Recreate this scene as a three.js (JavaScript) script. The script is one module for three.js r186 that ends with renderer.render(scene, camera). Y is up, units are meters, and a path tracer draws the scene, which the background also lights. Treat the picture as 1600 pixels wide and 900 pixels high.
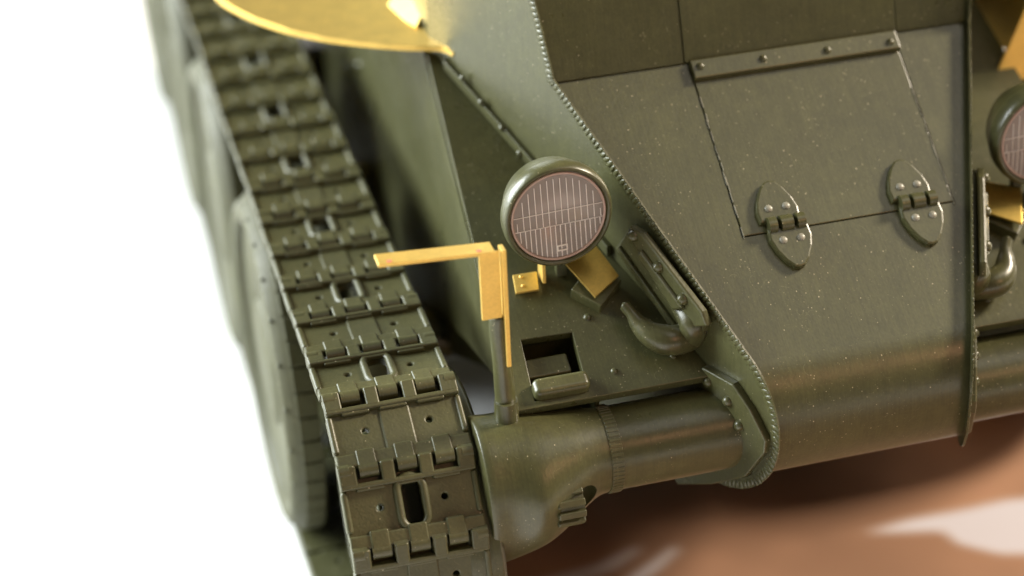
import * as THREE from 'three';
import { RoundedBoxGeometry } from 'three/addons/geometries/RoundedBoxGeometry.js';
import { mergeGeometries } from 'three/addons/utils/BufferGeometryUtils.js';
import { Brush, Evaluator, SUBTRACTION } from 'three-bvh-csg';
import { RectAreaLightUniformsLib } from 'three/addons/lights/RectAreaLightUniformsLib.js';

// ---------------------------------------------------------------- camera, light, exposure
// Everything is laid out in millimetres of a 1:35 plastic kit and turned into metres at the end.
const MM = 0.001, LIFT = 4.05;                       // the ground lies LIFT mm under the layout's zero
const scene = new THREE.Scene();
const camera = new THREE.PerspectiveCamera(15.793, 16 / 9, 0.01, 20);
const EYE = [-45.530, 90.951, 96.523];
const RIGHT = [0.96476, -0.03855, 0.26031], UP = [0.16361, 0.86267, -0.47858], BACK = [-0.20611, 0.5043, 0.83857];
const V = (a) => new THREE.Vector3(...a);
camera.quaternion.setFromRotationMatrix(new THREE.Matrix4().makeBasis(V(RIGHT), V(UP), V(BACK)));
camera.position.set(EYE[0] * MM, (EYE[1] + LIFT) * MM, EYE[2] * MM);
camera.focus = 0.1245;
camera.userData.fStop = 25;
scene.background = new THREE.Color().setRGB(0.135, 0.12, 0.10);
RectAreaLightUniformsLib.init();
function area(name, color, intensity, w, h, from, at) {
  const l = new THREE.RectAreaLight(new THREE.Color().setRGB(...color), intensity, w, h);
  l.name = name; l.position.set(...from); l.lookAt(...at); scene.add(l);
}
area('desk_lamp', [1, 0.86, 0.68], 195, 0.11, 0.11, [0.50, 0.37, -0.05], [0, 0.02, -0.01]);
area('window', [0.94, 1.0, 1.0], 24, 0.75, 0.62, [-0.76, 0.38, -0.52], [0, 0.02, -0.02]);
area('sheen_panel', [1, 0.96, 0.87], 1.7, 0.60, 0.42, [0.36, 1.0, 0.26], [0, 0, 0]);  // unseen overhead panel, added and placed for the sheen on the glacis
area('room_lamp', [1, 0.50, 0.26], 8, 0.42, 0.12, [0.38, 0.62, 0.72], [0, 0.02, 0]);
const renderer = new THREE.WebGLRenderer({ antialias: true });
renderer.toneMapping = THREE.LinearToneMapping;
renderer.toneMappingExposure = 1.06;
renderer.shadowMap.enabled = true;

// ---------------------------------------------------------------- helpers
let seed = 20240611;
const rnd = () => { seed = (seed * 1664525 + 1013904223) >>> 0; return seed / 4294967296; };
const rr = (a, b) => a + (b - a) * rnd();
function hit(u, v, p, n) {                         // where the line of sight through a photo pixel meets a plane of the model
  const a = (u - 800) / 3244.7, b = -(v - 450) / 3244.7, d = [0, 1, 2].map((i) => RIGHT[i] * a + UP[i] * b - BACK[i]);
  let s = 0, t = 0;
  for (let i = 0; i < 3; i++) { s += (p[i] - EYE[i]) * n[i]; t += d[i] * n[i]; }
  return d.map((x, i) => EYE[i] + x * s / t);
}
function xf(g, m) {                                // apply a matrix, keep faces outward when it mirrors
  g.applyMatrix4(m);
  if (m.determinant() < 0) {
    const ng = g.index ? g.toNonIndexed() : g;
    for (const k of Object.keys(ng.attributes)) {
      const A = ng.attributes[k], n = A.itemSize, a = A.array;
      for (let i = 0; i < A.count; i += 3) for (let c = 0; c < n; c++) { const x = a[(i + 1) * n + c]; a[(i + 1) * n + c] = a[(i + 2) * n + c]; a[(i + 2) * n + c] = x; }
    }
    return ng;
  }
  return g;
}
const MIRROR = new THREE.Matrix4().makeScale(-1, 1, 1);
const basis = (x, y, z, o) => new THREE.Matrix4().makeBasis(V(x), V(y), V(z)).setPosition(...o);
function flat(g) {                                 // one layout for all geometry: no index, position + normal + uv in tiles
  const h = g.index ? g.toNonIndexed() : g;
  for (const k of Object.keys(h.attributes)) if (!['position', 'normal'].includes(k)) h.deleteAttribute(k);
  h.clearGroups();
  return h;
}
const TILE = 24;
function boxUV(g, tile = TILE, off = [0, 0]) {
  const p = g.attributes.position, uv = new Float32Array(p.count * 2), a = new THREE.Vector3(), b = new THREE.Vector3(), c = new THREE.Vector3();
  for (let i = 0; i < p.count; i += 3) {
    a.fromBufferAttribute(p, i); b.fromBufferAttribute(p, i + 1); c.fromBufferAttribute(p, i + 2);
    const n = b.clone().sub(a).cross(c.clone().sub(a)), ax = Math.abs(n.x), ay = Math.abs(n.y), az = Math.abs(n.z);
    [a, b, c].forEach((v, k) => {
      const [s, t] = ax > ay && ax > az ? [v.z, v.y] : ay > az ? [v.x, v.z] : [v.x, v.y];
      uv[(i + k) * 2] = s / tile + off[0]; uv[(i + k) * 2 + 1] = t / tile + off[1];
    });
  }
  g.setAttribute('uv', new THREE.BufferAttribute(uv, 2));
  return g;
}
const join = (list) => mergeGeometries(list.map(flat));
function mesh(name, g, m, parent, label) {
  let h = flat(g);
  if (!h.attributes.uv) boxUV(h, TILE, [rnd(), rnd()]);
  const o = new THREE.Mesh(h, m); o.name = name; o.castShadow = o.receiveShadow = true;
  if (label) o.userData.label = label;
  parent.add(o); return o;
}
function group(name, parent, label) { const o = new THREE.Group(); o.name = name; if (label) o.userData.label = label; parent.add(o); return o; }
const box = (w, h, d, x = 0, y = 0, z = 0, r = 0.06) => { const g = new RoundedBoxGeometry(w, h, d, 2, Math.min(r, w / 2.1, h / 2.1, d / 2.1)); g.translate(x, y, z); return g; };
function poly(pts) { const s = new THREE.Shape(); pts.forEach((p, i) => i ? s.lineTo(...p) : s.moveTo(...p)); s.closePath(); return s; }
function holeOf(pts) { const s = new THREE.Path(); pts.forEach((p, i) => i ? s.lineTo(...p) : s.moveTo(...p)); s.closePath(); return s; }
const rectPts = (x0, x1, y0, y1, r = 0, n = 4) => {
  if (!r) return [[x0, y0], [x1, y0], [x1, y1], [x0, y1]];
  const out = [];
  [[x1 - r, y0 + r, -90], [x1 - r, y1 - r, 0], [x0 + r, y1 - r, 90], [x0 + r, y0 + r, 180]].forEach(([cx, cy, a]) => { for (let i = 0; i <= n; i++) { const t = (a + 90 * i / n) * Math.PI / 180; out.push([cx + r * Math.cos(t), cy + r * Math.sin(t)]); } });
  return out;
};
function plate(pts, depth, bevel = 0.06, holes = []) {  // extruded along +z; its front face lies at z = 0, the body behind it
  const s = poly(pts); holes.forEach((h) => s.holes.push(holeOf(h)));
  const g = new THREE.ExtrudeGeometry(s, { depth: depth - 2 * bevel, bevelEnabled: bevel > 0, bevelSize: bevel, bevelOffset: -bevel, bevelThickness: bevel, bevelSegments: 2, curveSegments: 8 });
  g.translate(0, 0, -depth + bevel); return g;
}
const dome = (r, h, x, y, z = 0) => { const g = new THREE.SphereGeometry(r, 10, 5, 0, Math.PI * 2, 0, Math.PI / 2); g.scale(1, h / r, 1); g.rotateX(Math.PI / 2); g.translate(x, y, z); return g; };
function sweep(path, radii, ns = 10, flatten = 1) {     // a round bar of varying thickness along a curve
  const n = path.length, pos = [], nor = [], idx = [], T = [], pts = path.map((p) => V(p));
  for (let i = 0; i < n; i++) T.push(pts[Math.min(n - 1, i + 1)].clone().sub(pts[Math.max(0, i - 1)]).normalize());
  for (let i = 0; i < n; i++) {
    const s = new THREE.Vector3(0, 0, 1), c = T[i].clone().cross(s).normalize(), e = c.clone().cross(T[i]).normalize();
    for (let k = 0; k < ns; k++) { const a = k / ns * 2 * Math.PI, d = c.clone().multiplyScalar(Math.cos(a)).addScaledVector(e, Math.sin(a) * flatten); pos.push(...pts[i].clone().addScaledVector(d, radii[i]).toArray()); nor.push(...d.normalize().toArray()); }
  }
  for (let i = 0; i < n - 1; i++) for (let k = 0; k < ns; k++) { const a = i * ns + k, b = i * ns + (k + 1) % ns, c = a + ns, d = b + ns; idx.push(a, c, b, b, c, d); }
  for (const [i, f] of [[0, 1], [n - 1, -1]]) { const m = pos.length / 3; pos.push(...pts[i].clone().addScaledVector(T[i], -f * radii[i] * 0.6).toArray()); nor.push(...T[i].clone().multiplyScalar(-f).toArray()); for (let k = 0; k < ns; k++) { const a = i * ns + k, b = i * ns + (k + 1) % ns; f > 0 ? idx.push(m, a, b) : idx.push(m, b, a); } }
  const g = new THREE.BufferGeometry();
  g.setAttribute('position', new THREE.Float32BufferAttribute(pos, 3)); g.setAttribute('normal', new THREE.Float32BufferAttribute(nor, 3)); g.setIndex(idx);
  return g;
}
function smoothPath(p, n) { return new THREE.CatmullRomCurve3(p.map((q) => V(q))).getPoints(n).map((q) => q.toArray()); }
function lathe(profile, seg, axis) {              // profile [radius, along]; turned about x or z
  const g = new THREE.LatheGeometry(profile.map(([r, a]) => new THREE.Vector2(r, a)), seg);
  if (axis === 'x') g.rotateZ(-Math.PI / 2); else g.rotateX(Math.PI / 2);
  return g;
}

// ---------------------------------------------------------------- textures and materials
function noise2(n, w, h) {                        // smooth value noise that tiles
  const t = new Float32Array(n * n); for (let i = 0; i < n * n; i++) t[i] = rnd();
  return (x, y) => {
    const X = x / w * n, Y = y / h * n, x0 = Math.floor(X), y0 = Math.floor(Y), fx = X - x0, fy = Y - y0, u = fx * fx * (3 - 2 * fx), v = fy * fy * (3 - 2 * fy);
    const q = (i, j) => t[((j % n + n) % n) * n + (i % n + n) % n];
    return (q(x0, y0) * (1 - u) + q(x0 + 1, y0) * u) * (1 - v) + (q(x0, y0 + 1) * (1 - u) + q(x0 + 1, y0 + 1) * u) * v;
  };
}
function dataTex(N, fill, srgb) {
  const d = new Uint8Array(N * N * 4);
  for (let y = 0; y < N; y++) for (let x = 0; x < N; x++) { const c = fill(x, y), i = (y * N + x) * 4; d[i] = c[0]; d[i + 1] = c[1]; d[i + 2] = c[2]; d[i + 3] = 255; }
  const t = new THREE.DataTexture(d, N, N); t.wrapS = t.wrapT = THREE.RepeatWrapping; t.magFilter = THREE.LinearFilter; t.minFilter = THREE.LinearMipmapLinearFilter; t.generateMipmaps = true;
  if (srgb) t.colorSpace = THREE.SRGBColorSpace;
  t.needsUpdate = true; return t;
}
function dusty(N, base, specks, lint, streak, K = 1) {   // moulded plastic: faint mottle, dust grains, bits of lint
  const a = noise2(7, N, N), b = noise2(40, N, N), c = noise2(190, N, N), px = new Float32Array(N * N * 3);
  for (let y = 0; y < N; y++) for (let x = 0; x < N; x++) {
    const k = 1 + 0.09 * (a(x, y) - 0.5) + 0.08 * (b(x, y) - 0.5) + 0.10 * (c(x, y) - 0.5) + streak * (c(x * 2, y * 0.06) - 0.5), i = (y * N + x) * 3;
    px[i] = base[0] * k; px[i + 1] = base[1] * k; px[i + 2] = base[2] * k;
  }
  const dot = (cx, cy, r, col, al) => {
    for (let y = Math.floor(cy - r - 1); y <= cy + r + 1; y++) for (let x = Math.floor(cx - r - 1); x <= cx + r + 1; x++) {
      const q = Math.max(0, Math.min(1, r + 0.6 - Math.hypot(x - cx, y - cy))) * al, i = (((y % N + N) % N) * N + (x % N + N) % N) * 3;
      for (let k = 0; k < 3; k++) px[i + k] += (col[k] - px[i + k]) * q;
    }
  };
  const clump = noise2(11, N, N);
  for (let i = 0; i < specks * 2.6; i++) { const big = rnd() < 0.10, sx = rnd() * N, sy = rnd() * N; if (clump(sx, sy) < rr(0.2, 0.85)) continue; dot(sx, sy, (big ? rr(1.2, 2.4) : rr(0.3, 1.1)) * K, big ? [178, 168, 142] : [150, 142, 112], big ? rr(0.5, 1) : rr(0.25, 0.9)); }
  for (let i = 0; i < lint; i++) {
    let x = rnd() * N, y = rnd() * N, t = rnd() * 6.3; const bend = rr(-0.14, 0.14), len = rr(10, 34), al = rr(0.35, 0.85);
    for (let s = 0; s < len; s++) { dot(x, y, 0.5 * K, [150, 146, 118], al * 0.7); t += bend + rr(-0.12, 0.12); x += Math.cos(t) * 1.3 * K; y += Math.sin(t) * 1.3 * K; }
  }
  return dataTex(N, (x, y) => { const i = (y * N + x) * 3; return [0, 1, 2].map((k) => Math.max(0, Math.min(255, px[i + k]))); }, true);
}
const OLIVE = [71, 71, 44];
const mapG = dusty(2048, OLIVE, 4200, 110, 0.10, 1.4), mapT = dusty(1024, OLIVE, 1000, 26, 0);
const rn1 = noise2(5, 512, 512), rn2 = noise2(17, 512, 512), rn3 = noise2(120, 512, 512);
const rough = dataTex(512, (x, y) => { const v = 255 * (0.62 + 0.22 * (rn1(x, y) - 0.5) + 0.08 * (rn2(x, y) - 0.5) + 0.08 * (rn3(x, y) - 0.5)); return [v, v, v]; });
const g1 = noise2(256, 512, 512), g2 = noise2(60, 512, 512);
const grain = dataTex(512, (x, y) => { const v = 255 * (0.6 * g1(x, y) + 0.4 * g2(x, y)); return [v, v, v]; });
const plastic = (name, map, r, b = 0.008) => { const m = new THREE.MeshPhysicalMaterial({ map, roughness: r, roughnessMap: rough, bumpMap: grain, bumpScale: b * MM, ior: 1.5 }); m.name = name; return m; };
const M = {
  hull: plastic('olive_plastic', mapG, 0.52),
  track: plastic('olive_plastic_track', mapT, 0.66, 0.016),
  wheel: plastic('olive_plastic_wheel', mapG, 1.0, 0.016),
};
const brassTone = noise2(30, 512, 512), brassFine = noise2(220, 512, 512);
const brassMap = dataTex(512, (x, y) => { const k = 0.92 + 0.06 * brassTone(x, y) + 0.06 * brassFine(x, y); return [228 * k, 194 * k, 104 * k]; }, true);
M.brass = new THREE.MeshStandardMaterial({ map: brassMap, metalness: 0.62, roughness: 0.44, bumpMap: grain, bumpScale: 0.006 * MM });
M.worn = new THREE.MeshStandardMaterial({ color: new THREE.Color().setRGB(0.17, 0.168, 0.125), roughness: 0.6 });
M.paleRivet = new THREE.MeshStandardMaterial({ color: new THREE.Color().setRGB(0.24, 0.235, 0.19), roughness: 0.35 });  // hinge rivets: paler and smoother than the hull plastic
M.brassShiny = new THREE.MeshStandardMaterial({ map: brassMap, metalness: 0.85, roughness: 0.3 });
M.copper = new THREE.MeshStandardMaterial({ color: new THREE.Color().setRGB(0.55, 0.17, 0.10), roughness: 0.6 });

M.lens = new THREE.MeshPhysicalMaterial({ color: new THREE.Color().setRGB(0.78, 0.73, 0.71), roughness: 0.34, transmission: 0.8, thickness: 0, ior: 1.5 });
M.rib = new THREE.MeshPhysicalMaterial({ color: new THREE.Color().setRGB(0.78, 0.74, 0.72), roughness: 0.3 });
M.rim = new THREE.MeshPhysicalMaterial({ color: new THREE.Color().setRGB(0.42, 0.30, 0.26), roughness: 0.3 });
M.reflector = new THREE.MeshStandardMaterial({ color: new THREE.Color().setRGB(0.44, 0.41, 0.40), metalness: 0.7, roughness: 0.35 });
M.paper = new THREE.MeshStandardMaterial({ color: new THREE.Color().setRGB(0.9, 0.9, 0.9), roughness: 0.8 });

// ---------------------------------------------------------------- the surface
const table = new THREE.Mesh(new THREE.BoxGeometry(1400, 4, 1400), M.paper);
table.name = 'tabletop'; table.position.set(0, -2, 0); table.receiveShadow = true;
table.userData = { kind: 'structure', label: 'plain white surface that the model stands on', category: 'tabletop' };
scene.add(table);
{ // the printed sheet under the nose: orange-brown print with white strokes
  const X0 = -23, X1 = 105, Z0 = -38, Z1 = 90, N = 1024, W = X1 - X0;
  const n1 = noise2(9, N, N), n2 = noise2(45, N, N);
  const at = (u, v) => { const p = hit(u, v, [0, -LIFT, 0], [0, 1, 0]); return [(p[0] - X0) / W * N, (p[2] - Z0) / W * N]; };
  const strokes = [
    [[1345, 834], [1420, 812], [1500, 798], [1570, 782], [1640, 776], [1680, 820], [1640, 868], [1560, 868], [1495, 852], [1470, 832], [1400, 834]],
    [[830, 912], [930, 884], [990, 856], [1004, 858], [960, 890], [880, 920]],
    [[975, 905], [1020, 876], [1050, 854], [1062, 858], [1030, 890], [990, 918]],
  ].map((s) => s.map(([u, v]) => at(u, v)));
  const inside = (x, y, P) => { let k = false; for (let i = 0, j = P.length - 1; i < P.length; j = i++) if ((P[i][1] > y) !== (P[j][1] > y) && x < (P[j][0] - P[i][0]) * (y - P[i][1]) / (P[j][1] - P[i][1]) + P[i][0]) k = !k; return k; };
  const soft = (x, y) => { let k = 0; for (let i = -3; i <= 3; i++) for (let j = -3; j <= 3; j++) if (strokes.some((s) => inside(x + i * 1.5, y + j * 1.5, s))) k++; return k / 49; };
  const print = dataTex(N, (x, y) => {
    const st = x < N * 0.5 && y < N * 0.5 ? soft(x, y) : 0;                  // white strokes with ragged, softly printed edges
    const k = 0.88 + 0.22 * n1(x, y) + 0.08 * n2(x, y);
    return [146 * k, 112 * k, 90 * k].map((c, i) => c + ([198, 194, 202][i] - c) * st);
  }, true);
  const g = new THREE.BoxGeometry(W, 0.12, Z1 - Z0); g.translate((X0 + X1) / 2, 0.06, (Z0 + Z1) / 2);
  const p = g.attributes.position, uv = g.attributes.uv;
  for (let i = 0; i < p.count; i++) uv.setXY(i, (p.getX(i) - X0) / W, (p.getZ(i) - Z0) / W);
  const sheet = new THREE.Mesh(g, new THREE.MeshPhysicalMaterial({ map: print, roughness: 0.42 }));
  sheet.name = 'printed_sheet'; sheet.castShadow = sheet.receiveShadow = true;
  sheet.userData = { label: 'orange-brown printed sheet with white strokes lying under the nose of the model', category: 'paper sheet' };
  scene.add(sheet);
}

// ---------------------------------------------------------------- the model tank
const tank = new THREE.Group(); tank.name = 'model_tank'; tank.position.set(0, LIFT, 0); scene.add(tank);
tank.userData = { label: 'unpainted olive plastic model tank with brass fittings, track and headlights', category: 'model tank' };

// nose profile: glacis, a round nose, the underside
const S = 0.711, GN = [1 / Math.hypot(1, S), S / Math.hypot(1, S)];                 // normal of the glacis in (y, z)
const FY = 36.2, FZ = -18.4, NR = 5.1, NCY = 20.0;
const NCZ = (() => { const tY = NCY + NR * GN[0]; return FZ + (FY - tY) / S - NR * GN[1]; })();
const TY = NCY + NR * GN[0], TZ = NCZ + NR * GN[1];
const wallX = (z) => 6.7 - 0.413 * z;                                                // half width of the nose at z
const EU = [-0.382, 0, -0.924], EN = [-0.924, 0, 0.382];
const WALL = (off = 0) => basis(EU, [0, 1, 0], EN, [-6.7 + EN[0] * off, 0, EN[2] * off]);   // (back along the wall, up, out)
const wallUY = (u, v, off = 0) => { const p = hit(u, v, [-6.7 + EN[0] * off, 0, EN[2] * off], EN), d = [p[0] + 6.7, p[2]]; return [d[0] * EU[0] + d[1] * EU[2], p[1]]; };
const GL = (off = 0) => basis([1, 0, 0], [0, GN[1], -GN[0]], [0, GN[0], GN[1]], [0, FY + GN[0] * off, FZ + GN[1] * off]);   // (right, up the slope, out)
const glXV = (u, v) => { const n = [0, ...GN], p = hit(u, v, [0, FY, FZ], n); return [p[0], (p[1] - FY) * GN[1] - (p[2] - FZ) * GN[0]]; };
const PS = 0.46, PN = [0, 1 / Math.hypot(1, PS), PS / Math.hypot(1, PS)], PP = [0, 20.3, 0];
const PANEL = (off = 0) => basis([1, 0, 0], [0, PN[2], -PN[1]], PN, [0, 20.3 + PN[1] * off, PN[2] * off]);
const paXV = (u, v, off = 0) => { const p = hit(u, v, [0, 20.3 + PN[1] * off, PN[2] * off], PN); return [p[0], (p[1] - 20.3 - PN[1] * off) * PN[2] - (p[2] - PN[2] * off) * PN[1]]; };
const zv = (z) => -z / PN[1];                                                       // panel: z to distance up the slope
const both = (name, make, m, label) => {           // a part of each side of the tank
  const g = flat(make()); const l = mesh(name, g.clone(), m, tank, label);
  const r = mesh(name, xf(g, MIRROR), m, tank, label); return [l, r];
};

// glacis with an opening for the hatch
const HX0 = -5.15, HX1 = 9.0, HV0 = -12.7, HV1 = -0.15, LV = -(TZ - FZ) / GN[0];
{
  const wv = (v) => wallX(FZ - GN[0] * v) - 0.05;
  const outer = [[-wv(0), 0], [-wv(LV), LV], [wv(LV), LV], [wv(0), 0]];
  mesh('glacis_plate', xf(plate(outer, 0.7, 0, [rectPts(HX0, HX1, HV0, HV1)]), GL()), M.hull, tank);
  // rounded nose going on from the glacis and under the hull
  const pos = [], idx = [], n = 40, a0 = Math.atan2(GN[0], GN[1]), a1 = -Math.PI / 2 - 0.25, nor = [];
  for (let i = 0; i <= n; i++) {
    const a = a0 + (a1 - a0) * i / n, y = NCY + NR * Math.sin(a), z = NCZ + NR * Math.cos(a), w = wallX(z) - 0.05;
    for (let k = 0; k <= 8; k++) { pos.push(-w + 2 * w * k / 8, y, z); nor.push(0, Math.sin(a), Math.cos(a)); }
  }
  const aE = a1, yE = NCY + NR * Math.sin(aE), zE = NCZ + NR * Math.cos(aE);
  for (let k = 0; k <= 8; k++) { const w = wallX(-40) - 0.05; pos.push(-w + 2 * w * k / 8, yE - 6, -40); nor.push(0, -1, 0); }
  for (let i = 0; i <= n; i++) for (let k = 0; k < 8; k++) { const a = i * 9 + k, b = a + 1, c = a + 9, d = c + 1; idx.push(a, c, b, b, c, d); }
  const g = new THREE.BufferGeometry(); g.setAttribute('position', new THREE.Float32BufferAttribute(pos, 3)); g.setAttribute('normal', new THREE.Float32BufferAttribute(nor, 3)); g.setIndex(idx);
  mesh('nose_plate', g, M.hull, tank, 'rounded nose plate below the hatch');
}
{ // lower hatch with hinge bar and two hinges
  const hatch = group('lower_hatch', tank, 'square hatch in the sloping front plate');
  const gap = 0.09;
  mesh('hatch_plate', xf(plate(rectPts(HX0 + gap, HX1 - gap, HV0 + gap, HV1), 0.6, 0.05), GL(0.03)), M.hull, hatch);
  mesh('hatch_frame', xf(plate(rectPts(HX0 - 0.5, HX1 + 0.5, HV0 - 0.5, HV1 + 0.1), 0.3, 0, [rectPts(HX0 + 0.8, HX1 - 0.8, HV0 + 0.8, HV1 - 0.8).reverse()]), GL(-0.72)), M.hull, hatch);
  mesh('edge_bar', xf(plate(rectPts(HX0 + 0.05, HX1 - 0.02, -1.45, -0.12), 0.5, 0.08), GL(0.42)), M.hull, hatch, 'raised bar with four rivets');
  for (const [u, v] of [[1092, 109], [1190, 97], [1290, 84], [1388, 71]]) { const [x, y] = glXV(u, v); mesh('rivet', xf(dome(0.27, 0.22, x, y), GL(0.41)), M.hull, hatch); }
  const burr = (v0, v1, x, n) => { const out = []; for (let i = 0; i < n; i++) { const v = v0 + (v1 - v0) * (i + rnd()) / n; out.push(box(rr(0.03, 0.07), rr(0.3, 1.1), rr(0.06, 0.12), x + rr(-0.04, 0.04), v, 0.02, 0.02)); } return xf(join(out), GL()); };
  mesh('worn_edge', burr(-12.4, -3.0, HX0 + 0.1, 13), M.worn, hatch, 'pale scraped edge of the hatch'); mesh('worn_edge', burr(-12.6, -4.2, HX1 - 0.1, 14), M.worn, hatch, 'pale scraped edge of the hatch');
  const leaf = (s) => { // teardrop leaf; s = 1 points up the slope
    const p = [[-1.3, 0.25 * s]]; for (const [x, y] of [[-1.36, 1.0], [-1.15, 1.75], [-0.75, 2.5], [-0.35, 2.95], [0, 3.05], [0.35, 2.95], [0.75, 2.5], [1.15, 1.75], [1.36, 1.0], [1.3, 0.25]]) p.push([x, y * s]);
    return s > 0 ? p.reverse() : p;
  };
  for (const [hx, hv] of [[-2.3, -12.35], [6.45, -12.35]]) {
    const h = group('hinge', hatch, 'teardrop hinge'), rivets = [];
    for (const s of [1, -1]) {
      const g = plate(leaf(s).map(([x, y]) => [hx + x + (s > 0 ? -0.25 : 0.05), hv + y]), 0.5, 0.12);
      const lf = mesh('leaf', xf(g, GL(0.42)), M.hull, h);
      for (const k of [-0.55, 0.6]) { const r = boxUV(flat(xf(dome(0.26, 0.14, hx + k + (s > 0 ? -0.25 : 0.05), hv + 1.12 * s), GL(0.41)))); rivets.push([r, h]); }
    }
    for (const [k, w] of [[-0.92, 0.62], [0, 0.88], [0.92, 0.62]]) { const g = new THREE.CapsuleGeometry(0.5, w - 0.28, 4, 14); g.rotateZ(Math.PI / 2); g.scale(1, 1, 1); const c = new THREE.CylinderGeometry(0.54, 0.54, w - 0.1, 18); c.rotateZ(Math.PI / 2); const q = join([c]); q.translate(hx + k, hv, 0.32); mesh('knuckle', xf(q, GL()), M.hull, h); }
    for (const [r] of rivets) mesh('rivet', r, M.paleRivet, h);
  }
}
{ // steep plate above the fold with the upper door
  const D = [0, 0.951, -0.309], N = [0, 0.309, 0.951], UPP = (off) => basis([1, 0, 0], D, N, [0, FY + N[1] * off, FZ + N[2] * off]);
  const w = (v) => wallX(FZ - 0.309 * v) - 0.05, top = 12;
  const L = -5.35, R_ = 9.15, g = 0.06;
  mesh('front_plate', xf(plate([[-w(0), 0], [L - g, 0], [L - g, top], [-w(top), top]], 0.6, 0.03), UPP(0.16)), M.hull, tank);
  mesh('front_plate', xf(plate([[R_ + g, 0], [w(0), 0], [w(top), top], [R_ + g, top]], 0.6, 0.03), UPP(0.16)), M.hull, tank);
  const slot = rectPts(-2.0, 0.1, 4.55, 5.2, 0.12);
  mesh('upper_door', xf(plate([[L, 0.02], [R_, 0.02], [R_, top], [L, top]], 0.6, 0.04, [slot]), UPP(0.2)), M.hull, tank, 'upright door plate with a vision slot');
}

// nose side walls with weld beads
const bead = [];                                   // the edge of the wall in (z, y), from the top to under the nose
for (let i = 0; i <= 10; i++) bead.push([FZ - 0.309 * (11 - 1.1 * i) / 0.951 * 0.951, FY + 0.951 * (11 - 1.1 * i)]);
for (let i = 1; i <= 24; i++) bead.push([FZ + (TZ - FZ) * i / 24, FY + (TY - FY) * i / 24]);
{ const a0 = Math.atan2(GN[0], GN[1]), a1 = -Math.PI / 2 - 0.25; for (let i = 1; i <= 28; i++) { const a = a0 + (a1 - a0) * i / 28; bead.push([NCZ + NR * Math.cos(a), NCY + NR * Math.sin(a)]); } }
const beadU = bead.map(([z, y]) => [-z / 0.924, y]);
both('nose_side_wall', () => {
  const p = [...beadU, [33, 10], [33, 46.6]];
  return xf(plate(p.reverse(), 0.9, 0.04), WALL(0));
}, M.hull);
both('weld_bead', () => {
  const out = [], C = new THREE.CatmullRomCurve3(beadU.slice(0, -3).map(([u, y]) => new THREE.Vector3(u, y, 0))), len = C.getLength(), n = Math.floor(len / 0.36);
  const strip = [];
  for (let i = 0; i < n; i++) {
    const p = C.getPointAt((i + 0.5) / n), t = C.getTangentAt((i + 0.5) / n), a = Math.atan2(t.y, t.x), s = new THREE.SphereGeometry(1, 7, 5);
    s.scale(0.19 + rr(-0.03, 0.03), 0.36 + rr(-0.07, 0.05), 0.08 + rr(0, 0.03)); s.rotateZ(a + 0.25 + rr(-0.25, 0.25));
    s.translate(p.x + Math.sin(a) * 0.42, p.y - Math.cos(a) * 0.42, 0.06); out.push(s);
  }
  // a low ridge that carries the beads, standing a little proud of the glacis
  const m = 150;
  for (let i = 0; i < m; i++) {
    const p = C.getPointAt((i + 0.5) / m), t = C.getTangentAt((i + 0.5) / m), a = Math.atan2(t.y, t.x), b = new THREE.BoxGeometry(len / m * 1.06, 0.72, 0.13);
    b.rotateZ(a); b.translate(p.x + Math.sin(a) * 0.36, p.y - Math.cos(a) * 0.36, 0.03); out.push(b);
  }
  return xf(join(out), WALL(0));
}, M.hull);

// main hull behind the nose
{
  const body = [[-30.4, 46.5], [-112, 46.5], [-112, 9], [-44, 9], [-38, 10.5], [-31, 20], [-30.4, 24]];
  const s = plate(body.map(([z, y]) => [-z, y]), 38.6, 0.1); s.translate(0, 0, 19.3);
  mesh('hull_body', xf(s, basis([0, 0, -1], [0, 1, 0], [1, 0, 0], [0, 0, 0])), M.hull, tank);
}
mesh('hull_roof', xf(plate([[-15.6, 21.9], [15.6, 21.9], [19.2, 31], [-19.2, 31]], 0.7, 0.05), basis([1, 0, 0], [0, 0, -1], [0, 1, 0], [0, 46.9, 0])), M.hull, tank);
// side plate under the edge of the mudguard panel
const sideX = (z) => -19.75 - 0.05 * Math.max(0, z + 30);
both('side_plate', () => {
  const yp = (z) => 20.3 - PS * z - 0.75;
  const p = [[-110, 34], [-30.5, 34], [-29.5, yp(-29.5)], [-18, yp(-18)], [-6, yp(-6)], [-9.9, 20.8], [-20, 17.4], [-31.2, 13.1], [-40, 9.2], [-110, 9.2]];
  const g = flat(plate(p.reverse(), 0.7, 0.05)), a = g.attributes.position;
  const h = xf(g, basis([0, 0, 1], [0, 1, 0], [-1, 0, 0], [0, 0, 0])), q = h.attributes.position;
  for (let i = 0; i < q.count; i++) q.setX(i, q.getX(i) + sideX(q.getZ(i)));
  return h;
}, M.hull);
for (const [u, v] of [[563, 103], [568, 163], [573, 220], [578, 272], [553, 148], [545, 105]]) {
  const p = hit(u, v, [-19.75, 0, 0], [1, 0, 0]);
  both('side_rivet', () => xf(dome(0.5, 0.42, 0, 0), basis([0, 0, 1], [0, 1, 0], [-1, 0, 0], [-19.72, p[1], p[2]])), M.hull);
}

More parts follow.
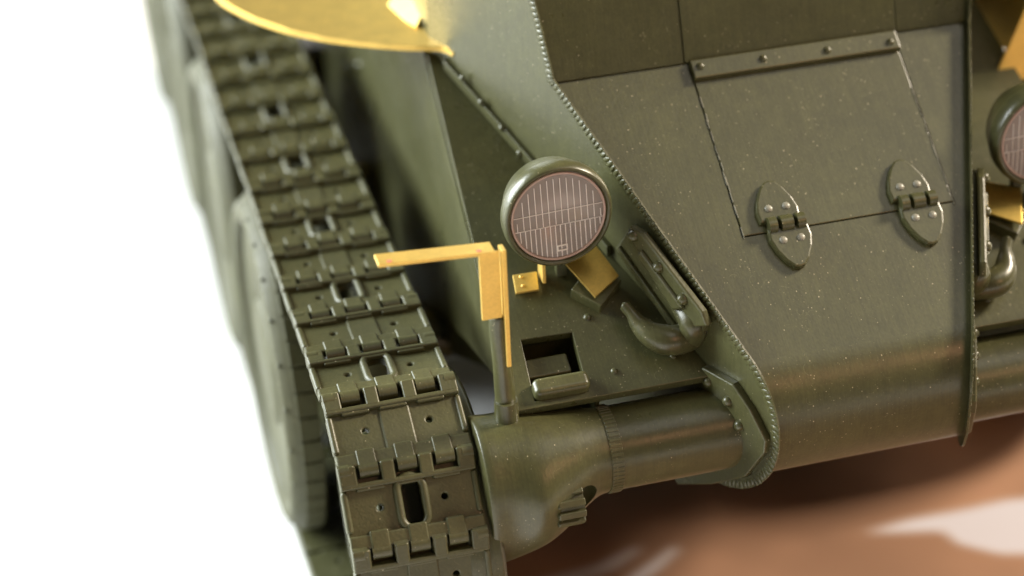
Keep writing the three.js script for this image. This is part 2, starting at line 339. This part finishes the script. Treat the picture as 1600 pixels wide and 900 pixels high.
// sloping mudguard panel beside the nose
const HO = [[814, 531], [894, 519], [919, 611], [836, 627]].map(([u, v]) => paXV(u, v));
both('mudguard_panel', () => {
  const e = (z) => wallX(z) * -1 - 0.02;
  const p = [[-19.6, zv(-30)], [-21.05, zv(-3.85)], [e(-3.85), zv(-3.85)], [e(-30), zv(-30)]];
  return xf(plate(p, 0.65, 0.05, [[HO[3], HO[2], HO[1], HO[0]]]), PANEL());
}, M.hull);
both('pocket_floor', () => { const cx = (HO[0][0] + HO[2][0]) / 2, cv = (HO[0][1] + HO[2][1]) / 2; return xf(join([box(4.6, 5.6, 0.3, cx, cv, -4.2), box(0.3, 5.2, 3.8, cx - 2.1, cv, -2.4), box(0.3, 5.2, 3.8, cx + 2.1, cv, -2.4), box(4.2, 0.3, 3.8, cx, cv + 2.7, -2.4)]), PANEL()); }, M.hull);
both('pocket_block', () => { const a = paXV(836, 622), b = paXV(914, 586); return xf(box(b[0] - a[0] + 0.1, 1.25, 1.5, (a[0] + b[0]) / 2, (a[1] + b[1]) / 2 - 0.1, 0.0, 0.4), PANEL()); }, M.hull);
both('pocket_block', () => { const a = paXV(822, 588, -0.6), b = paXV(886, 556, -0.6); return xf(box(b[0] - a[0], 1.4, 2.4, (a[0] + b[0]) / 2, (a[1] + b[1]) / 2, -1.75, 0.15), PANEL()); }, M.hull);
for (const [u, v, r] of [[918, 496, 0.28], [960, 580, 0.24], [1052, 556, 0.22]]) both('panel_rivet', () => { const [x, y] = paXV(u, v); return xf(dome(r, r * 0.8, x, y, -0.02), PANEL()); }, M.hull);
both('angle_strip', () => {
  const yp = (u) => 20.3 + PS * 0.924 * u, p = [[31, yp(31) + 0.05], [31, yp(31) + 0.8], [14, yp(14) + 0.8], [14, yp(14) + 0.05]];
  return xf(join([plate(p, 0.4, 0.06)]), WALL(0.36));
}, M.hull);
for (const [u, v] of [[723, 122], [752, 160], [784, 200], [812, 240]]) both('strip_rivet', () => { const [a, y] = wallUY(u, v, 0.36); return xf(dome(0.26, 0.24, a, y), WALL(0.34)); }, M.hull);

// front tube, flange and crank housing
const AY = 18.4, AZ = -3.5;
both('axle_tube', () => { const c = new THREE.CylinderGeometry(2.6, 2.6, 9, 48, 1, true); c.rotateZ(Math.PI / 2); c.translate(-11.2, AY, AZ); return c; }, M.hull);
both('tube_collar', () => {
  const out = [], c = new THREE.CylinderGeometry(2.68, 2.68, 0.8, 48); c.rotateZ(Math.PI / 2); c.translate(-15.5, AY, AZ); out.push(c);
  for (let i = 0; i < 56; i++) { const b = box(0.72, 0.12, 0.2, 0, 2.66, 0, 0.05); b.rotateX(i / 56 * 2 * Math.PI); b.translate(-15.5, AY, AZ); out.push(b); }
  return join(out);
}, M.hull);
both('crank_housing', () => {
  const prof = [[-15.85, 2.62, 0, 0], [-16.5, 2.72, -0.02, 0], [-17.3, 3.0, -0.2, 0.02], [-18.1, 3.4, -0.5, 0.02], [-19, 3.85, -0.85, 0], [-20, 4.3, -1.15, -0.1], [-21.2, 4.65, -1.4, -0.25], [-22.5, 4.85, -1.6, -0.3], [-23.55, 4.9, -1.7, -0.4], [-23.65, 4.6, -1.7, -0.4], [-23.65, 0.1, -1.7, -0.4]];
  const ns = 56, pos = [], idx = [];
  const C = new THREE.CatmullRomCurve3(prof.map(([x, r]) => new THREE.Vector3(x, r, 0)), false, 'centripetal'), C2 = new THREE.CatmullRomCurve3(prof.map(([x, , y, z]) => new THREE.Vector3(x, y, z)), false, 'centripetal');
  const n = 60;
  for (let i = 0; i <= n; i++) { const q = C.getPoint(i / n), o = C2.getPoint(i / n); for (let k = 0; k < ns; k++) { const a = k / ns * 2 * Math.PI, bs = q.y < 2 ? 1 : 1 + 0.13 * Math.exp(-(((q.x + 20.6) / 1.2) ** 2) - ((a - 1.55) / 0.55) ** 2); q.y *= bs; pos.push(q.x, AY + o.y + q.y * Math.cos(a), AZ + o.z + q.y * (1 - 0.2 * THREE.MathUtils.smoothstep(-q.x, 17, 22.5)) * Math.sin(a)); q.y /= bs; } }
  for (let i = 0; i < n; i++) for (let k = 0; k < ns; k++) { const a = i * ns + k, b = i * ns + (k + 1) % ns, c = a + ns, d = b + ns; idx.push(a, c, b, b, c, d); }
  const g = new THREE.BufferGeometry(); g.setAttribute('position', new THREE.Float32BufferAttribute(pos, 3)); g.setIndex(idx); g.computeVertexNormals();
  const A = new Brush(g), P = new Brush(new THREE.SphereGeometry(1, 28, 20)); for (const q of [A, P]) if (q.geometry.attributes.uv) q.geometry.deleteAttribute('uv');
  P.position.set(-18.0, 17.45, -0.75); P.scale.set(1.05, 1.0, 0.85); A.updateMatrixWorld(); P.updateMatrixWorld();
  const ev = new Evaluator(); ev.attributes = ['position', 'normal']; ev.useGroups = false;
  return ev.evaluate(A, P, SUBTRACTION).geometry;
}, M.hull);
both('ribbed_knob', () => {
  const out = [], c = new THREE.CylinderGeometry(1.16, 1.16, 1.66, 24); c.rotateZ(Math.PI / 2); out.push(c);
  for (let i = 0; i < 11; i++) { const b = box(1.7, 0.46, 0.34, 0, 0, 1.24, 0.1); b.rotateX(i / 11 * 2 * Math.PI); out.push(b); }
  const g = join(out); g.translate(-18.85, 17.05, -0.7); return g;
}, M.track);
{
  const f = [[1065, 570], [1100, 575], [1145, 600], [1172, 640], [1197, 690], [1195, 708], [1165, 745], [1110, 757], [1060, 757]].map(([u, v]) => wallUY(u, v, 0.45));
  both('tube_flange', () => xf(plate([...f, [9.2, 13.5], [9.6, 19]], 0.55, 0.1), WALL(0.5)), M.hull);
  for (const [u, v] of [[1078, 580], [1106, 597], [1137, 627], [1155, 665]]) both('flange_rivet', () => { const [a, y] = wallUY(u, v, 0.5); return xf(dome(0.36, 0.34, a, y), WALL(0.48)); }, M.hull);
}

// tow hooks on the nose sides
function hook(mir) {
  const t = group('tow_hook', tank), put = (name, g) => { let h = flat(xf(g, WALL(0.02))); if (mir) h = xf(h, MIRROR); return mesh(name, h, M.hull, t); };
  const n1 = [-0.924, 0, 0.382], W = (u, v, o) => hit(u, v, [-6.7 + n1[0] * o, 0, n1[2] * o], n1), Q = (u, v, o) => hit(u, v, [0, 20.3 + PN[1] * o, PN[2] * o], PN);
  const lay = (list, o, depth, bevel) => { const g = plate(list.map(([u, v]) => wallUY(u, v, o)), depth, bevel); g.translate(0, 0, o - 0.02); return g; };
  put('base_plate', lay([[984, 354], [962, 388], [968, 402], [1052, 520], [1092, 528], [1104, 508], [1096, 488], [1003, 366]], 0.5, 0.6, 0.1));
  put('rail', lay([[984, 354], [975, 366], [1084, 512], [1104, 510], [1096, 488], [1003, 366]], 0.95, 0.5, 0.14));
  put('edge_rib', lay([[966, 386], [963, 394], [1050, 516], [1056, 512]], 0.75, 0.4, 0.1));
  put('ridge', lay([[1000, 392], [994, 398], [1050, 486], [1066, 482]], 1.2, 0.8, 0.16));
  for (const [u, v] of [[990, 369], [1029, 417], [1067, 467]]) { const [x, y] = wallUY(u, v, 0.95); put('rivet', dome(0.4, 0.42, x, y, 0.9)); }
  const pts = [W(1052, 462, 0.15), W(1071, 487, 0.35), W(1083, 507, 0.5), Q(1077, 524, 1.0), Q(1046, 532, 1.25), Q(1018, 523, 1.2), Q(998, 506, 1.15), Q(986, 489, 1.3), Q(976, 477, 1.5)];
  const line = smoothPath(pts, 70), rad = line.map((q, i) => { const k = i / 70; return k < 0.3 ? 0.55 + 0.4 * k / 0.3 : k < 0.55 ? 0.95 : Math.max(0.36, 0.95 - 0.62 * (k - 0.55) / 0.33); });
  let hk = flat(sweep(line, rad, 18, 0.95)); if (mir) hk = xf(hk, MIRROR); mesh('hook', hk, M.hull, t);
}
hook(false); hook(true);

// headlights
function headlight(mir) {
  const cx = (mir ? 1 : -1) * 16.15, cy = 31.1, cz = -10.2;
  const t = group('headlight', tank); const at = (g) => { g.translate(cx, cy, cz); return g; };
  mesh('housing', at(lathe([[0.05, -4.6], [1.2, -4.4], [2.2, -3.7], [2.85, -2.7], [3.2, -1.7], [3.3, -1.35], [3.34, -1.3], [3.42, -1.1], [3.46, -0.7], [3.44, -0.35], [3.34, -0.08], [3.22, 0], [3.1, -0.05], [3.02, -0.25], [3.0, -0.9]], 64, 'z')), M.hull, t);
  mesh('reflector', at(lathe([[0.02, -2.3], [0.8, -2.2], [1.6, -1.85], [2.3, -1.3], [2.75, -0.8], [3.0, -0.4]].reverse(), 48, 'z')), M.reflector, t);
  const le = mesh('lens', at(new THREE.CircleGeometry(2.98, 48).translate(0, 0, -0.25)), M.lens, t);
  const rim = new THREE.TorusGeometry(2.92, 0.09, 8, 64); rim.translate(0, 0, -0.2); mesh('lens_rim', at(rim), M.rim, le);
  const chord = (k, r = 2.84) => Math.sqrt(Math.max(0, r * r - k * k)), ribs = [];
  for (let x = -2.6; x < 2.7; x += 0.405) { const y1 = chord(x, 2.6), y0 = Math.max(-0.55, -chord(x)); if (y1 > y0) ribs.push(box(0.045, y1 - y0, 0.06, x, (y0 + y1) / 2, -0.22, 0.02)); }
  for (let x = -2.45; x < 2.6; x += 0.315) { const y1 = -0.6, y0 = -chord(x, 2.8); if (y1 > y0) ribs.push(box(0.05, y1 - y0, 0.08, x, (y0 + y1) / 2, -0.2, 0.02)); }
  for (const y of [0.38, -0.58]) ribs.push(box(2 * chord(y), 0.035, 0.07, 0, y, -0.2, 0.015));
  ribs.push(box(0.62, 0.07, 0.1, 0.1, -2.02, -0.17, 0.02), box(0.62, 0.07, 0.1, 0.1, -2.36, -0.17, 0.02), box(0.07, 0.4, 0.1, -0.2, -2.19, -0.17, 0.02), box(0.07, 0.4, 0.1, 0.4, -2.19, -0.17, 0.02));
  const rg = join(ribs); rg.rotateZ(0.04); mesh('lens_ribs', at(rg), M.rib, le);
  const g = box(0.7, 3.4, 0.6, 0, 0, 0, 0.1); g.translate(cx + (mir ? -0.6 : 0.6), cy - 4.4, cz - 2.2); mesh('stalk', g, M.hull, t);
}
headlight(false); headlight(true);

// brass brackets on the panel
both('lamp_bracket', () => {
  const q = (u, v, o) => paXV(u, v, o), a = q(801, 430, 0.3), b = q(838, 424, 0.3), c = q(842, 452, 0.3), d = q(806, 458, 0.3);
  const base = xf(plate([d, c, b, a], 0.2, 0.03), PANEL(0.32));
  const p = hit(843, 440, [0, 20.6, 0], PN), up = box(0.22, 2.6, 1.15, p[0] + 0.25, p[1] + 1.25, p[2] - 0.3, 0.04); 
  return join([base, up]);
}, M.brass, 'small bent brass bracket with two rivets');
for (const [u, v] of [[814, 433], [817, 447]]) both('bracket_rivet', () => { const [x, y] = paXV(u, v, 0.32); return xf(dome(0.13, 0.13, x, y), PANEL(0.31)); }, M.brass);
both('bracket_block', () => { const [x, y] = paXV(930, 455, 0.4); const g = box(2.5, 2.2, 1.1, 0, 0, 0.3, 0.1); g.rotateZ(0.75); g.translate(x + 0.1, y + 0.2, 0); return xf(g, PANEL()); }, M.hull);
both('brass_tab', () => { const o = 1.35, p = [[930, 464], [967, 430], [932, 384], [884, 412]].map(([u, v]) => paXV(u, v, o)); return xf(plate(p, 0.18, 0.03), PANEL(o)); }, M.brassShiny, 'polished square brass tab');

// post and brass arm over the track
both('fender_post', () => {
  const c = new THREE.CylinderGeometry(0.72, 0.74, 1.4, 20); c.translate(-21.5, 22.2, -4.0);
  const p = sweep(smoothPath([[-21.5, 22.2, -4], [-21.6, 25, -4.0], [-21.7, 27.6, -4.05], [-21.68, 28.6, -4.05]], 16), [...Array(17).keys()].map((i) => 0.6 + 0.03 * Math.sin(i * 0.6)), 14, 0.75);
  return join([c, p]);
}, M.hull);
{
  const fz = -3.7;
  const A = hit(590, 413, [0, 0, fz], [0, 0, 1]), B = hit(772, 393, [0, 0, fz], [0, 0, 1]);
  const arms = both('fender_arm', () => {
    const L = Math.hypot(B[0] - A[0], B[1] - A[1]), arm = box(L, 0.22, 1.25, 0, 0, 0, 0.04); arm.rotateZ(Math.atan2(B[1] - A[1], B[0] - A[0])); arm.rotateX(0); arm.translate((A[0] + B[0]) / 2, (A[1] + B[1]) / 2, fz - 0.4);
    const x1 = B[0] + 0.05, leg = box(1.2, 4.4, 0.2, x1 - 0.35, B[1] - 2.25, fz - 0.1, 0.04); leg.translate(0, 0, 0);
    const side = plate([[0.1, 0.1], [0.95, 0.05], [1.0, -5.6], [0.3, -7.7], [0.05, -7.7]].reverse(), 0.28, 0.04);
    const s = xf(side, basis([0, 0, -1], [0, 1, 0], [1, 0, 0], [x1 + 0.6, B[1], fz + 0.35]));
    return join([arm, leg, s]);
  }, M.brass, 'etched brass arm reaching over the track');
  [[608, 408], [748, 392]].forEach(([u, v]) => {
    const k = (u - 590) / 182, y = A[1] + (B[1] - A[1]) * k + 0.115, p = hit(u, v, [0, y, 0], [0, 1, 0]);
    const g = new THREE.CylinderGeometry(0.16, 0.16, 0.03, 14); g.translate(p[0], y, p[2]);
    mesh('arm_stud', g.clone(), M.copper, arms[0]); mesh('arm_stud', xf(flat(g), MIRROR), M.copper, arms[1]);
  });
}

// brass fender above the track
both('fender', () => {
  const Y = 35, edge = [[345, 0], [370, 16], [400, 30], [450, 47], [500, 58], [550, 65], [600, 70], [650, 73], [690, 74]].map(([u, v]) => { const p = hit(u, v, [0, Y, 0], [0, 1, 0]); return [p[0], -p[2]]; });
  const tip = hit(714, 86, [0, Y - 0.2, 0], [0, 1, 0]);
  const p = [[-32.4, 100], [-32.4, 46], ...edge, [tip[0], -tip[2] + 0.2], [-18.35, 30], [-19.3, 32], [-19.3, 100]];
  const g = plate(p, 0.22, 0.04); const h = xf(g, basis([1, 0, 0], [0, 0, -1], [0, 1, 0], [0, Y + 0.1, 0]));
  // turned-down rim following the rounded front
  const rim = [], C = new THREE.CatmullRomCurve3([[-32.3, 46], ...edge, [tip[0] - 0.2, -tip[2] + 0.1]].map(([x, z]) => new THREE.Vector3(x, 0, -z))), n = 60;
  for (let i = 0; i < n; i++) { const a = C.getPointAt(i / n), b = C.getPointAt((i + 1) / n), q = new THREE.BoxGeometry(a.distanceTo(b) * 1.04, 0.26, 0.14); q.rotateY(-Math.atan2(b.z - a.z, b.x - a.x)); q.translate((a.x + b.x) / 2, Y - 0.2, (a.z + b.z) / 2 - 0.1); rim.push(q); }
  return join([h, ...rim]);
}, M.brass, 'brass fender with rounded front edge');
{ // the far fender ends in a brass front flap
  const g = plate([[18.4, 29.4], [33, 29.4], [33, 37], [21.3, 37]], 0.22, 0.04); g.translate(0, 0, -22);
  mesh('fender_flap', g, M.brass, tank, 'upright brass flap beside the second headlight');
  const h = plate([[22.3, 30], [48, 28], [48, 46], [32, 44], [22.3, 37]], 0.22, 0.04);  // side plate added to keep the desk lamp off the panel
  mesh('fender_flap', xf(h, basis([0, 0, -1], [0, 1, 0], [-1, 0, 0], [21.6, 0, 0])), M.brass, tank, 'added brass side plate that shades the panel behind the second headlight');
}
both('fender_clip', () => {
  const n = V([-0.6, 0.8, 0.1]).normalize(), o = [-19.6, 35.5, -33.2], N = n.toArray(), X = V([1, 0, 0]).addScaledVector(n, -n.x).normalize(), Yv = n.clone().cross(X);
  const c = [[600, 16], [650, 42], [668, 4], [624, -24]].map(([u, v]) => { const d = V(hit(u, v, o, N)).sub(V(o)); return [d.dot(X), d.dot(Yv)]; });
  const g = xf(plate(c, 0.25, 0.04), basis(X.toArray(), Yv.toArray(), N, o));
  return join([g, box(0.9, 1.6, 0.8, -18.9, 35.8, -36.0, 0.05)]);
}, M.brass, 'folded brass clip on top of the fender');

// ---------------------------------------------------------------- running gear
const TX = 28, PITCH = 4.8;
const circle = (x, z, r, n = 14) => [...Array(n).keys()].map((i) => [x + r * Math.cos(-i / n * 2 * Math.PI), z + r * Math.sin(-i / n * 2 * Math.PI)]);
function linkGeo(slotted) {
  const out = [], TOP = basis([1, 0, 0], [0, 0, -1], [0, 1, 0], [0, 0, 0]);      // plan shapes: (x, back) with their face up
  const up = (g, y) => { g.translate(0, 0, y); out.push(xf(g, TOP)); };
  const holes = [circle(-1.95, 0.0, 0.19), circle(1.95, 0.0, 0.19)];
  if (slotted) holes.push(rectPts(-0.66, 0.66, -1.44, 1.44, 0.64, 6).reverse());
  // plate with notches at its back edge for the fingers of the link behind it
  const F = [-2.3, 0, 2.3], edge = (y0, y1, k) => F.flatMap((x) => [[x - 0.72 - k, y0], [x - 0.72 - k, y1], [x + 0.72 + k, y1], [x + 0.72 + k, y0]]);
  const body = [[-4.05, -1.7], [4.05, -1.7], [4.05, 2.55], ...edge(2.55, 1.6, 0).reverse(), [-4.05, 2.55]];
  up(plate(body, 0.6, 0.1, holes), 0.06);
  // raised lugs between the notches and the lip in front of them
  for (const [x, w] of [[-3.56, 1.06], [-1.15, 0.82], [1.15, 0.82], [3.56, 1.06]]) out.push(box(w, 0.56, 1.26, x, 0.18, -2.07, 0.13));
  out.push(box(8.16, 0.5, 0.34, 0, 0.2, -1.44, 0.13), box(7.6, 0.22, 1.1, 0, -0.46, -2.1, 0.06));
  for (const x of F) out.push(box(1.7, 0.3, 0.26, x, 0.2, -1.24, 0.1));
  // front band with three fingers, round at their tips
  up(plate([[-4.05, -2.26], [4.05, -2.26], [4.05, -1.42], [-4.05, -1.42]], 0.5, 0.1), 0.36);
  for (const x of F) { const c = new THREE.CylinderGeometry(0.5, 0.5, 1.14, 14); c.rotateZ(Math.PI / 2); c.translate(x, -0.03, 2.42); out.push(c, box(1.14, 0.9, 1.3, x, 0.0, 1.9, 0.12)); }
  for (const [x, w] of [[-3.62, 0.9], [-1.15, 0.86], [1.15, 0.86], [3.62, 0.9]]) { const c = new THREE.CylinderGeometry(0.46, 0.46, w, 12); c.rotateZ(Math.PI / 2); c.translate(x, -0.05, -2.42); out.push(c); }
  for (const x of [-3.72, 3.72]) { const c = new THREE.CylinderGeometry(0.5, 0.5, 0.66, 12); c.rotateZ(Math.PI / 2); c.translate(x, 0.02, -2.35); out.push(c); }
  if (slotted) {
    for (const k of [-1, 1]) {
      const half = new THREE.TorusGeometry(0.8, 0.25, 8, 16, Math.PI); half.rotateX(-Math.PI / 2); if (k > 0) half.rotateY(Math.PI); half.translate(0, 0.1, k * 0.78);
      const bar = new THREE.CylinderGeometry(0.25, 0.25, 1.56, 8, 1, true); bar.rotateX(Math.PI / 2); bar.translate(k * 0.8, 0.1, 0); out.push(half, bar);
    }
    out.push(box(0.25, 1.9, 2.4, -0.82, -1.3, 0, 0.08), box(0.25, 1.9, 2.4, 0.82, -1.3, 0, 0.08), box(1.7, 0.2, 2.4, 0, -2.2, 0, 0.08));
  } else up(plate(rectPts(-0.95, 0.95, -1.5, 1.5, 0), 0.5, 0.12), 0.17);
  for (const s of [-1, 1]) out.push(box(0.4, 0.7, 2.5, s * 3.92, -0.1, 0.0, 0.18));
  return boxUV(join(out));
}
const links = [linkGeo(true), linkGeo(false)];
const path = [];                                  // [y, z, angle] of each link, its middle at mid thickness
{
  const top = 22.95; for (let i = 22; i >= 0; i--) path.push([top + 0.12 * Math.sin(i * 1.3), -9.6 - PITCH * i, rr(-0.02, 0.02), i % 2 ? 1 : 0]);
  let y = top, z = -7.2, k = 1;
  for (const deg of [31, 53, 75, 99, 124, 148, 171.4, 171.4, 171.4, 171.4, 171.4, 171.4, ...Array(16).fill(180)]) { const t = deg * Math.PI / 180, dy = -Math.sin(t) * PITCH, dz = Math.cos(t) * PITCH; path.push([y + dy / 2, z + dz / 2, t, k % 2 ? 1 : 0]); y += dy; z += dz; k++; }
}
for (const s of [-1]) {                            // the far side still has no track: the lamp shines in there under the nose
  const t = group('track', tank);
  path.forEach(([y, z, a, kind], i) => { const o = new THREE.Mesh(links[kind], M.track); o.name = 'track_link'; o.castShadow = o.receiveShadow = true; o.position.set(s * TX + rr(-0.05, 0.05), y, z); o.rotation.set(a + rr(-0.015, 0.015), rr(-0.008, 0.008), rr(-0.008, 0.008)); t.add(o); });
}
const tyreProf = [[9.9, 0.1], [10.1, 0], [10.5, -0.1], [10.9, 0.1], [11.36, 0.8], [11.5, 1.0], [11.5, 2.1], [11.35, 2.3], [11.0, 2.36], [10.2, 2.36]];
const discProf = [[10.25, 0.3], [10.1, 0.1], [9.6, 0.15], [9.3, 1.6], [8.3, 2.0], [5.4, 1.7], [4.6, 0.9], [4.2, 0.4], [3.4, 0.2], [0.02, 0.15]];
const WR = 12.6, WK = WR / 11.5, WY = 9.7; for (const p of [tyreProf, discProf]) p.forEach((q) => { q[0] *= WK; });
const tyreG = lathe(tyreProf, 72, 'x'), discG = lathe(discProf, 72, 'x'), innerG = lathe([[0.02, 8.2], [9.5, 8.2], [12.3, 8.2], [12.6, 7.9], [12.6, 6.2], [12.3, 5.9], [9.5, 5.9], [3, 5.9], [3, 0.6], [10.2, 0.6]], 72, 'x');
const blockG = box(1.5, 0.9, 1.68, 1.6, WR - 0.46, 0, 0.14);
for (const g of [tyreG, discG, innerG, blockG]) g.userData = {};
function wheel(s, z, blocks) {
  const w = group('road_wheel', tank), flip = s > 0; w.position.set(s * 32.75, WY, z);
  const add = (name, g) => mesh(name, flip ? xf(flat(g.clone()), MIRROR) : flat(g.clone()), M.wheel, w);
  add('disc', discG); add('inner_wheel', innerG);
  if (!blocks) { add('tyre', tyreG); return; }
  add('tyre', lathe(tyreProf.map(([r, a]) => [Math.min(r, WR - 0.15), a * 0.985 + 0.015]), 72, 'x'));
  const bg = boxUV(flat(blockG.clone())), N = 44;
  for (let i = 0; i < N; i++) { const b = new THREE.Mesh(bg, M.wheel); b.name = 'tread_block'; b.castShadow = b.receiveShadow = true; b.rotation.x = i / N * 2 * Math.PI; w.add(b); }
  for (let i = 0; i < 24; i++) { const d = dome(0.16, 0.14, 0, 0); d.rotateY(-Math.PI / 2); d.translate(0.16, 12.0 * Math.cos(i / 24 * 6.2832), 12.0 * Math.sin(i / 24 * 6.2832)); mesh('rim_bolt', d, M.hull, w); }
}
for (const s of [-1, 1]) for (const [i, z] of [-34, -59.8, -85.6, -111].entries()) wheel(s, z, s < 0 && i === 0);
for (const s of [-1]) {
  const w = group('idler_wheel', tank); w.position.set(s * 31.3, 11.8, -8.7);
  const add = (name, prof) => { const g = flat(lathe(prof, 64, 'x')); mesh(name, s > 0 ? xf(g, MIRROR) : g, M.hull, w); };
  add('rim', [[8.0, 1.6], [8.3, 1.2], [8.9, 1.15], [9.3, 1.4], [9.3, 2.4], [9.0, 2.6], [3, 2.6]]);
  add('disc', [[8.7, 1.6], [8, 2.0], [5, 1.4], [3, 1.0], [2.4, 0.8], [0.02, 0.7]]);
  add('inner_wheel', [[0.02, 8.3], [9.4, 8.3], [9.6, 8], [9.6, 6.2], [9.2, 6], [3, 6], [3, 2.6]]);
}
for (const z of [-34, -59.8, -85.6, -111]) both('suspension_arm', () => { const c = new THREE.CylinderGeometry(1.7, 2.1, 7, 24); c.rotateZ(Math.PI / 2); c.translate(-21.5, WY, z); return c; }, M.hull);

// ---------------------------------------------------------------- millimetres to metres
const done = new Set();
scene.traverse((o) => {
  if (o.isMesh && !done.has(o.geometry)) { done.add(o.geometry); o.geometry.scale(MM, MM, MM); }
  if (!o.isLight && !o.isCamera) o.position.multiplyScalar(MM);
});
camera.updateMatrixWorld();
renderer.render(scene, camera);
